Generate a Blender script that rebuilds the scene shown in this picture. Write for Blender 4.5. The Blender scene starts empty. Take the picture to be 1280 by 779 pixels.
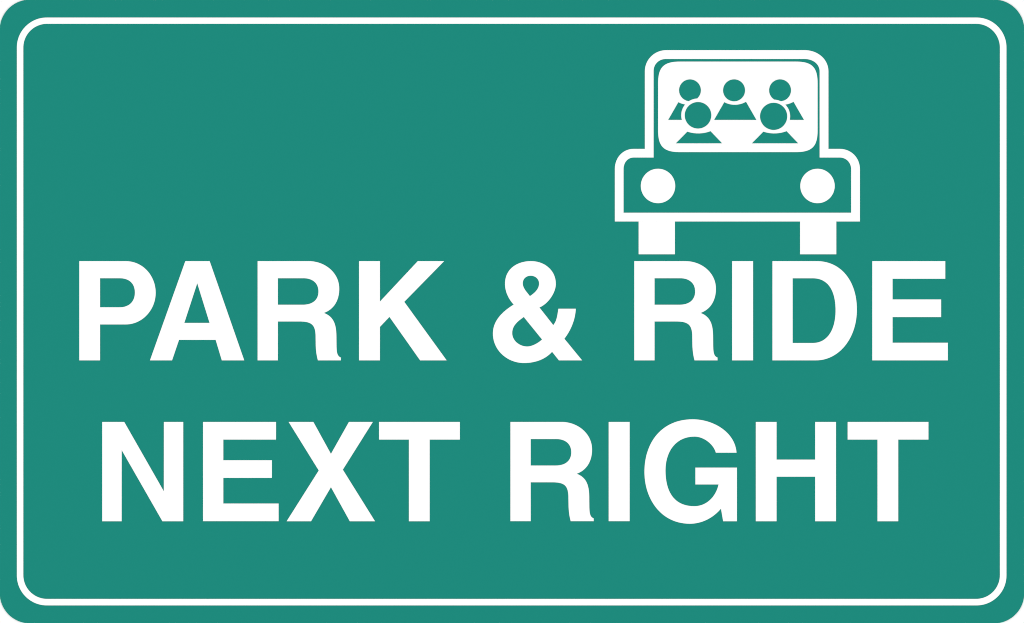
import bpy, math
from mathutils import Vector

# ---------------------------------------------------------------- set-up
sc = bpy.context.scene
S = 0.002                      # metres per unit of the sign's artwork grid (1280 x 779)
GW, GH = 1280.0, 779.0
BASE_Z = 1.2                   # height of the sign's lower edge above the ground
PANEL_T = 0.003                # aluminium sheet
FILM = 0.0005                  # applied sheeting


def new_mat(name, col, rough=0.6, spec=0.1, var=0.001):
    """Matte painted / sheeting surface with a very fine procedural grain."""
    m = bpy.data.materials.new(name)
    m.use_nodes = True
    nt = m.node_tree
    b = nt.nodes["Principled BSDF"]
    b.inputs["Specular IOR Level"].default_value = spec
    tc = nt.nodes.new("ShaderNodeTexCoord")
    n = nt.nodes.new("ShaderNodeTexNoise")
    n.inputs["Scale"].default_value = 9.0
    n.inputs["Detail"].default_value = 4.0
    nt.links.new(tc.outputs["Object"], n.inputs["Vector"])
    ramp = nt.nodes.new("ShaderNodeMapRange")
    ramp.inputs["To Min"].default_value = 1 - var
    ramp.inputs["To Max"].default_value = 1 + var
    nt.links.new(n.outputs["Fac"], ramp.inputs["Value"])
    mul = nt.nodes.new("ShaderNodeVectorMath")
    mul.operation = 'SCALE'
    mul.inputs[0].default_value = col
    nt.links.new(ramp.outputs["Result"], mul.inputs["Scale"])
    nt.links.new(mul.outputs["Vector"], b.inputs["Base Color"])
    r2 = nt.nodes.new("ShaderNodeMapRange")
    r2.inputs["To Min"].default_value = rough - 0.05
    r2.inputs["To Max"].default_value = rough + 0.05
    nt.links.new(n.outputs["Fac"], r2.inputs["Value"])
    nt.links.new(r2.outputs["Result"], b.inputs["Roughness"])
    return m


GREEN = new_mat("green_sheeting", (0.0107, 0.2040, 0.1628), 0.6, 0.0)
WHITE = new_mat("white_sheeting", (0.812, 0.812, 0.812), 0.6, 0.0)
WALLM = new_mat("white_wall_paint", (0.83, 0.83, 0.83), 0.8, 0.0)


# ---------------------------------------------------------------- outlines
def cubic(p0, p1, p2, p3, n=28):
    out = []
    for i in range(1, n + 1):
        t = i / n
        a, b, c, d = (1-t)**3, 3*t*(1-t)**2, 3*t*t*(1-t), t**3
        out.append((a*p0[0]+b*p1[0]+c*p2[0]+d*p3[0], a*p0[1]+b*p1[1]+c*p2[1]+d*p3[1]))
    return out


def path(s, dx=0.0, dy=0.0):
    tk = s.split()
    pts, i, cmd = [], 0, None
    while i < len(tk):
        if tk[i] in 'MLCZ':
            cmd = tk[i]
            i += 1
            if cmd == 'Z':
                break
        k = 6 if cmd == 'C' else 2
        v = [float(q) for q in tk[i:i+k]]
        i += k
        v = [(v[j]+dx, v[j+1]+dy) for j in range(0, k, 2)]
        if cmd == 'C':
            pts += cubic(pts[-1], *v)
        else:
            pts += v
    if math.dist(pts[0], pts[-1]) < 1e-4:
        pts.pop()
    return pts


def poly(*xy, dx=0.0, dy=0.0):
    return [(xy[i]+dx, xy[i+1]+dy) for i in range(0, len(xy), 2)]


def circle(cx, cy, r, n=160):
    return [(cx+r*math.cos(2*math.pi*i/n), cy+r*math.sin(2*math.pi*i/n)) for i in range(n)]


def rrect(x0, y0, x1, y1, r, k=0.5523):
    if not isinstance(r, (list, tuple)):
        r = [(r, r)]*4                      # tl, tr, br, bl
    (a, b), (c, d), (e, f), (g, h) = r
    q = 1-k
    s = f"M {x0+a} {y0} L {x1-c} {y0} C {x1-c*q} {y0} {x1} {y0+d*q} {x1} {y0+d} L {x1} {y1-f} " \
        f"C {x1} {y1-f*q} {x1-e*q} {y1} {x1-e} {y1} L {x0+g} {y1} C {x0+g*q} {y1} {x0} {y1-h*q} {x0} {y1-h} " \
        f"L {x0} {y0+b} C {x0} {y0+b*q} {x0+a*q} {y0} {x0+a} {y0} Z"
    return path(s)


def arc(p0, p1, sag, n=24):
    """Points after p0 up to p1 along a circular arc that sags downwards (+y) by sag."""
    mx, my = (p0[0]+p1[0])/2, (p0[1]+p1[1])/2
    dx, dy = p1[0]-p0[0], p1[1]-p0[1]
    L = math.hypot(dx, dy)
    R = ((L/2)**2+sag**2)/(2*sag)
    nx, ny = dy/L, -dx/L
    if ny < 0:
        nx, ny = -nx, -ny
    cx, cy = mx-nx*(R-sag), my-ny*(R-sag)
    a0 = math.atan2(p0[1]-cy, p0[0]-cx)
    a1 = math.atan2(p1[1]-cy, p1[0]-cx)
    return [(cx+R*math.cos(a0+(a1-a0)*i/n), cy+R*math.sin(a0+(a1-a0)*i/n)) for i in range(1, n+1)]


def densify(p, step=0.12):
    out = []
    for i, a in enumerate(p):
        b = p[(i+1) % len(p)]
        n = max(1, int(math.dist(a, b)/step))
        out += [(a[0]+(b[0]-a[0])*k/n, a[1]+(b[1]-a[1])*k/n) for k in range(n)]
    return out


def bite(p, cx, cy, r):
    """Cut a circular bite out of an outline (one run of it lies inside the circle)."""
    d = densify(p)
    ins = [math.dist(q, (cx, cy)) < r for q in d]
    n = len(d)
    st = next(i for i in range(n) if ins[i-1] and not ins[i])
    keep = []
    for k in range(n):
        if ins[(st+k) % n]:
            break
        keep.append(d[(st+k) % n])
    a0 = math.atan2(keep[-1][1]-cy, keep[-1][0]-cx)
    a1 = math.atan2(keep[0][1]-cy, keep[0][0]-cx)
    da = (a1-a0+math.pi) % (2*math.pi)-math.pi
    m = 30
    return keep+[(cx+r*math.cos(a0+da*i/m), cy+r*math.sin(a0+da*i/m)) for i in range(1, m)]


def grow(p, d):
    """Mitred offset of a closed outline; d > 0 makes the enclosed area larger."""
    q = []
    for v in p:
        if not q or math.dist(v, q[-1]) > 1e-4:
            q.append(v)
    if math.dist(q[0], q[-1]) < 1e-4:
        q.pop()
    n = len(q)
    area = sum(q[i][0]*q[(i+1) % n][1]-q[(i+1) % n][0]*q[i][1] for i in range(n))
    sg = 1 if area > 0 else -1
    out = []
    for i in range(n):
        a, b, c = q[i-1], q[i], q[(i+1) % n]
        l1, l2 = math.dist(a, b), math.dist(b, c)
        n1 = ((b[1]-a[1])/l1*sg, -(b[0]-a[0])/l1*sg)
        n2 = ((c[1]-b[1])/l2*sg, -(c[0]-b[0])/l2*sg)
        k = max(0.3, 1+n1[0]*n2[0]+n1[1]*n2[1])
        out.append((b[0]+d*(n1[0]+n2[0])/k, b[1]+d*(n1[1]+n2[1])/k))
    return out


# ---------------------------------------------------------------- building
TRIM = 0.13               # outline offset that counters white bleed at smoothed edges, in artwork units


def sheet(name, loops, m, y_front, thick, parent=None):
    """A flat cut-out of real thickness; its origin at its own centre."""
    if m is WHITE:
        loops = [grow(l, -TRIM if i == 0 else TRIM) for i, l in enumerate(loops)]
    elif name != "panel":
        loops = [grow(l, TRIM) for l in loops]
    xs = [p[0] for l in loops for p in l]
    ys = [p[1] for l in loops for p in l]
    cx, cy = (min(xs)+max(xs))/2, (min(ys)+max(ys))/2
    cu = bpy.data.curves.new(name, 'CURVE')
    cu.dimensions = '2D'
    cu.fill_mode = 'BOTH'
    cu.extrude = thick/2
    for l in loops:
        sp = cu.splines.new('POLY')
        sp.points.add(len(l)-1)
        for q, (x, y) in zip(sp.points, l):
            q.co = ((x-cx)*S, (cy-y)*S, 0, 1)
        sp.use_cyclic_u = True
    tmp = bpy.data.objects.new(name+"_tmp", cu)
    sc.collection.objects.link(tmp)
    dg = bpy.context.evaluated_depsgraph_get()
    me = bpy.data.meshes.new_from_object(tmp.evaluated_get(dg))
    bpy.data.objects.remove(tmp)
    bpy.data.curves.remove(cu)
    for v in me.vertices:                       # local XY artwork -> upright XZ facing -Y
        x, y, z = v.co
        v.co = (x, -z, y)
    me.name = name
    me.materials.clear()
    me.materials.append(m)
    o = bpy.data.objects.new(name, me)
    sc.collection.objects.link(o)
    o.location = ((cx-GW/2)*S, y_front+thick/2, (GH-cy)*S)
    if parent is not None:
        o.parent = parent
        if parent.type == 'MESH':
            o.location = Vector(o.location)-Vector(parent.location)
    return o


sign = bpy.data.objects.new("road_sign", None)
sc.collection.objects.link(sign)
sign.location = (0, 0, BASE_Z)
sign["label"] = "green road sign with rounded corners, white border, car symbol and PARK & RIDE NEXT RIGHT"
sign["category"] = "road sign"

F1 = -FILM                # front of white sheeting (panel front is y = 0)
sheet("panel", [rrect(-0.4, -0.4, 1280.4, 779.4, 38.0)], GREEN, 0.0, PANEL_T, sign)
sheet("border", [rrect(21.0, 21.95, 1258.15, 756.95, 37.6), rrect(29.3, 30.0, 1249.7, 748.6, 29.6)],
      WHITE, F1, FILM-0.00002, sign)


def letter(loops, label, name="letter"):
    o = sheet(name, loops, WHITE, F1, FILM-0.00002, sign)
    o["label"] = label
    return o


T, B = 326.4, 450.7
P_ = [path("M 99.05 326.4 L 157 326.4 C 179 326.4 194.75 345 194.75 366.1 C 194.75 387 178.5 405.8 157 405.8 L 125.25 405.8 L 125.25 450.7 L 99.05 450.7 Z"),
      path("M 125.25 348.05 L 149.6 348.05 C 160.3 348.05 168.5 353.5 168.5 365.8 C 168.5 378 160.3 384.1 149.6 384.1 L 125.25 384.1 Z")]
A_ = [poly(231.6, T, 262.2, T, 305.5, B, 277.2, B, 269.5, 425.1, 223.9, 425.1, 215.2, B, 187.3, B),
      poly(246.6, 354.4, 230.6, 403.6, 261.8, 403.6)]
K_ = [poly(448.7, T, 475.05, T, 475.05, 376.8, 522.2, T, 555.5, T, 505.5, 377.4, 558.6, B, 525.1, B, 486.8, 396.4, 475.05, 408.8, 475.05, B, 448.7, B)]
AMP = [path("M 641.9 380.8 C 635.5 373.8 631.1 364.6 631.1 355.0 C 631.1 336.0 646.4 326.4 663.9 326.4 C 680.6 326.4 694.9 337.8 694.9 355.0 C 694.9 366.5 684.9 380.1 674.5 384.5 L 691.6 406.3 C 696.3 400.6 696.6 392.8 697.9 385.9 L 719.9 385.9 C 719.3 399.5 713.9 412.8 705.6 423.5 L 727.9 450.7 L 698.6 450.7 L 690.1 440.1 C 681.1 450.0 668.0 454.0 654.9 454.0 C 634.1 454.0 616.0 438.1 616.0 417.0 C 616.0 400.3 628.8 389.0 641.9 380.8 Z"),
       path("M 662.4 370.1 C 658.9 365.3 653.6 360.5 653.6 354.1 C 653.6 348.6 658.0 344.9 663.3 344.9 C 668.9 344.9 673.7 348.7 673.7 354.6 C 673.7 361.5 667.6 366.7 662.4 370.1 Z"),
       path("M 654.7 396.5 L 677.4 424.5 C 672.9 428.6 665.3 433.1 659.0 433.1 C 649.8 433.1 640.4 426.2 640.4 416.4 C 640.4 406.9 647.8 401.5 654.7 396.5 Z")]


def R_(dx, dy):
    return [path("M 321.9 326.4 L 386.0 326.4 C 405.5 326.4 424.2 340.3 424.2 361.1 C 424.2 374.6 418.3 386.4 405.2 391.3 C 419.9 396.9 420.7 410.4 420.7 424.0 L 420.8 432.5 C 421.0 440.5 421.5 445.2 426.2 447.0 L 426.2 450.7 L 397.3 450.7 C 395.2 443.3 394.5 435.7 394.5 428.0 L 394.35 419.0 C 393.8 405.6 388.8 402.1 374.0 402.1 L 347.5 402.1 L 347.5 450.7 L 321.9 450.7 Z", dx, dy),
            path("M 347.5 348.05 L 379.5 348.05 C 390.5 348.05 397.95 354.0 397.95 364.4 C 397.95 375.5 390.0 380.9 378.5 380.9 L 347.5 380.9 Z", dx, dy)]


def E_(dx, dy):
    return [poly(1090.2, T, 1181.7, T, 1181.7, 348.7, 1115.8, 348.7, 1115.8, 374.3, 1176.5, 374.3, 1176.5, 396.6,
                 1115.8, 396.6, 1115.8, 428.4, 1184.9, 428.4, 1184.9, B, 1090.2, B, dx=dx, dy=dy)]


def I_(dx, dy):
    return [poly(915.0, T, 941.45, T, 941.45, B, 915.0, B, dx=dx, dy=dy)]


D_ = [path("M 965.4 326.4 L 1021 326.4 C 1051 326.4 1071.2 351 1071.2 387 C 1071.2 424 1048 450.7 1020 450.7 L 965.4 450.7 Z"),
      path("M 990.9 348.1 L 1016 348.1 C 1036 348.1 1044.3 365 1044.3 388 C 1044.3 412.5 1034 428.7 1016 428.7 L 990.9 428.7 Z")]
DY = 201.0
T2, B2 = T+DY, B+DY+0.1
N_ = [poly(127.7, T2, 155.4, T2, 204.75, 614.0, 204.75, T2, 229.2, T2, 229.2, B2, 203.0, B2, 152.2, 562.9, 152.2, B2, 127.7, B2)]
X_ = [poly(360.6, T2, 391.8, T2, 413.7, 567.2, 436.1, T2, 466.3, T2, 428.7, 587.2, 469.0, B2, 437.2, B2, 413.7, 609.3, 388.9, B2, 358.1, B2, 398.3, 588.2)]
G_ = [path("M 920.8 566.1 C 918.9 539.3 890.4 524.1 866.0 524.1 C 826.9 524.1 805.4 553.0 805.4 590.0 C 805.4 623.9 826.2 654.9 862.3 654.9 C 877.4 654.9 891.4 647.6 901.1 636.2 L 903.8 651.8 L 921.3 651.8 L 921.3 584.5 L 869.1 584.5 L 869.1 605.8 L 898.0 605.8 C 894.9 620.4 883.5 632.7 867.8 632.7 C 840.7 632.7 832.0 611.9 832.0 588.0 C 832.0 565.6 844.0 546.0 868.2 546.0 C 879.5 546.0 891.7 555.2 894.7 566.1 Z")]
H_ = [poly(944.6, T2, 970.8, T2, 970.8, 574.5, 1018.8, 574.5, 1018.8, T2, 1045.1, T2, 1045.1, B2, 1018.8, B2, 1018.8, 596.1, 970.8, 596.1, 970.8, B2, 944.6, B2)]


def T_(dx):
    return [poly(473.7, T2, 574.95, T2, 574.95, 549.7, 537.2, 549.7, 537.2, B2, 511.0, B2, 511.0, 549.7, 473.7, 549.7, dx=dx)]


letter(P_, "white capital P that begins the word PARK")
letter(A_, "white capital A in the word PARK")
letter(R_(0, 0), "white capital R in the word PARK")
letter(K_, "white capital K that ends the word PARK")
letter(AMP, "white ampersand between PARK and RIDE", "ampersand")
letter(R_(470.8, 0), "white capital R that begins the word RIDE")
letter(I_(0, 0), "white capital I in the word RIDE")
letter(D_, "white capital D in the word RIDE")
letter(E_(0, 0), "white capital E that ends the word RIDE")
letter(N_, "white capital N that begins the word NEXT")
letter(E_(-836.5, DY), "white capital E in the word NEXT")
letter(X_, "white capital X in the word NEXT")
letter(T_(0), "white capital T that ends the word NEXT")
letter(R_(316.0, DY), "white capital R that begins the word RIGHT")
letter(I_(-154.3, DY), "white capital I in the word RIGHT")
letter(G_, "white capital G in the word RIGHT")
letter(H_, "white capital H in the word RIGHT")
letter(T_(585.7), "white capital T that ends the word RIGHT")

# car symbol: a white outline strip of the car seen from the front
k = 0.4477


def corner(x0, y0, x1, y1, kk, first):
    """Quarter curve from (x0,y0) to (x1,y1); first = 'h' leaves horizontally."""
    if first == 'h':
        return f"C {x0+(x1-x0)*kk} {y0} {x1} {y1-(y1-y0)*kk} {x1} {y1} "
    return f"C {x0} {y0+(y1-y0)*kk} {x1-(x1-x0)*kk} {y1} {x1} {y1} "


outer = path("M 768.4 277.1 L 768.4 211.5 " + corner(768.4, 211.5, 792.1, 186.1, .57, 'v') +
             "L 805.9 186.1 L 805.9 89.4 " + corner(805.9, 89.4, 833, 62.7, .555, 'v') +
             "L 1005.5 62.7 " + corner(1005.5, 62.7, 1035.65, 89.4, .565, 'h') +
             "L 1035.65 186.1 L 1049.5 186.1 " + corner(1049.5, 186.1, 1075.0, 211.8, .57, 'h') +
             "L 1075.0 277.1 Z")
inner = path("M 779.55 265.9 L 779.55 211.5 " + corner(779.55, 211.5, 792.1, 197.15, .575, 'v') +
             "L 817.1 197.15 L 817.1 89.0 " + corner(817.1, 89.0, 832.3, 74.0, .57, 'v') +
             "L 1005.5 74.0 " + corner(1005.5, 74.0, 1024.4, 89.4, .58, 'h') +
             "L 1024.4 197.15 L 1049.5 197.15 " + corner(1049.5, 197.15, 1063.8, 211.8, .575, 'h') +
             "L 1063.8 265.9 Z")
car = sheet("car_symbol", [outer, inner], WHITE, F1, FILM-0.00002, sign)
car["label"] = "white outline of a car seen from the front, carrying five people"

window = sheet("windscreen", [rrect(822.5, 77.0, 1022.1, 190.4, [(27.5, 27), (27.5, 27), (27.5, 27), (27.5, 27)], 0.74)],
               WHITE, F1, FILM-0.00002, car)
for cx in (822.5, 1021.85):
    sheet("headlight", [circle(cx, 232.6, 21.65)], WHITE, F1, FILM-0.00002, car)
for x0, x1 in ((798.15, 843.75), (999.95, 1045.5)):
    sheet("wheel", [poly(x0, 273.0, x1, 273.0, x1, 318.1, x0, 318.1)], WHITE, F1+0.0001, FILM-0.00014, car)


def rear_body(dx):
    a, b = (905.4+dx, 128.1), (932.4+dx, 127.6)
    return [a]+arc(a, b, 3.45)+[(945.2+dx, 149.85), (892.9+dx, 149.85)]


def front_body(dx):
    a, b = (859.2+dx, 164.9), (888.1+dx, 164.3)
    return [a]+arc(a, b, 2.5)+[(902.3+dx, 179.15), (845.1+dx, 179.15)]


F2 = F1-FILM              # green sheeting laid over the white windscreen
people = [
    ("person figure at the rear left of the windscreen", [bite(circle(862.45, 113.0, 13.45, 400), 872.5, 144.25, 21.2), bite(rear_body(-57.4), 872.5, 144.25, 21.2)]),
    ("person figure at the rear centre of the windscreen", [circle(917.55, 113.05, 13.55), rear_body(0)]),
    ("person figure at the rear right of the windscreen", [bite(circle(975.05, 113.0, 13.5, 400), 967.05, 145.5, 21.0), bite(rear_body(59.4), 967.05, 145.5, 20.8)]),
    ("larger person figure at the front left of the windscreen", [circle(872.5, 144.25, 16.4), front_body(0)]),
    ("larger person figure at the front right of the windscreen", [circle(967.0, 145.6, 16.8), front_body(95.05)]),
]
for lab, loops in people:
    o = sheet("passenger_figure", loops, GREEN, F2, FILM-0.00002, car)
    o["label"] = lab

# white wall behind the sign, only seen past its four rounded corners
import bmesh
bm = bmesh.new()
bmesh.ops.create_cube(bm, size=1)
bmesh.ops.scale(bm, vec=(14, 0.2, 7), verts=bm.verts)
me = bpy.data.meshes.new("wall")
bm.to_mesh(me)
bm.free()
me.materials.append(WALLM)
wall = bpy.data.objects.new("wall", me)
sc.collection.objects.link(wall)
wall.location = (0, PANEL_T+0.0002+0.1, BASE_Z+GH*S/2)
wall["kind"] = "structure"

# ---------------------------------------------------------------- light
CZ = BASE_Z+GH*S/2
w = bpy.data.worlds.new("World")
sc.world = w
w.use_nodes = True
bg = w.node_tree.nodes["Background"]
bg.inputs["Color"].default_value = (1, 1, 1, 1)
bg.inputs["Strength"].default_value = 0.9
for sx in (-1, 1):
    for sz in (-1, 1):
        la = bpy.data.lights.new("added_area_light", 'AREA')  # unseen area lamps, added to light the sign evenly
        la.shape = 'SQUARE'
        la.size = 2.5
        la.energy = 95
        lo = bpy.data.objects.new("added_area_light", la)
        sc.collection.objects.link(lo)
        lo.location = (sx*5.5, -6.5, CZ+sz*2.6)
        lo.rotation_euler = (Vector((0, 0, CZ))-Vector(lo.location)).to_track_quat('-Z', 'Y').to_euler()

# ---------------------------------------------------------------- camera
cam = bpy.data.cameras.new("camera")
co = bpy.data.objects.new("camera", cam)
sc.collection.objects.link(co)
dist = 6.0
cam.sensor_width = 36
cam.lens = 36*dist/(GW*S)
co.location = (0, -dist, CZ)
co.rotation_euler = (math.radians(90), 0, 0)
cam.clip_end = 100
sc.camera = co

sc.view_settings.view_transform = 'Standard'
sc.view_settings.look = 'None'
sc.view_settings.exposure = 0
sc.view_settings.gamma = 1
sc.cycles.pixel_filter_type = 'BLACKMAN_HARRIS'
sc.cycles.filter_width = 1.0
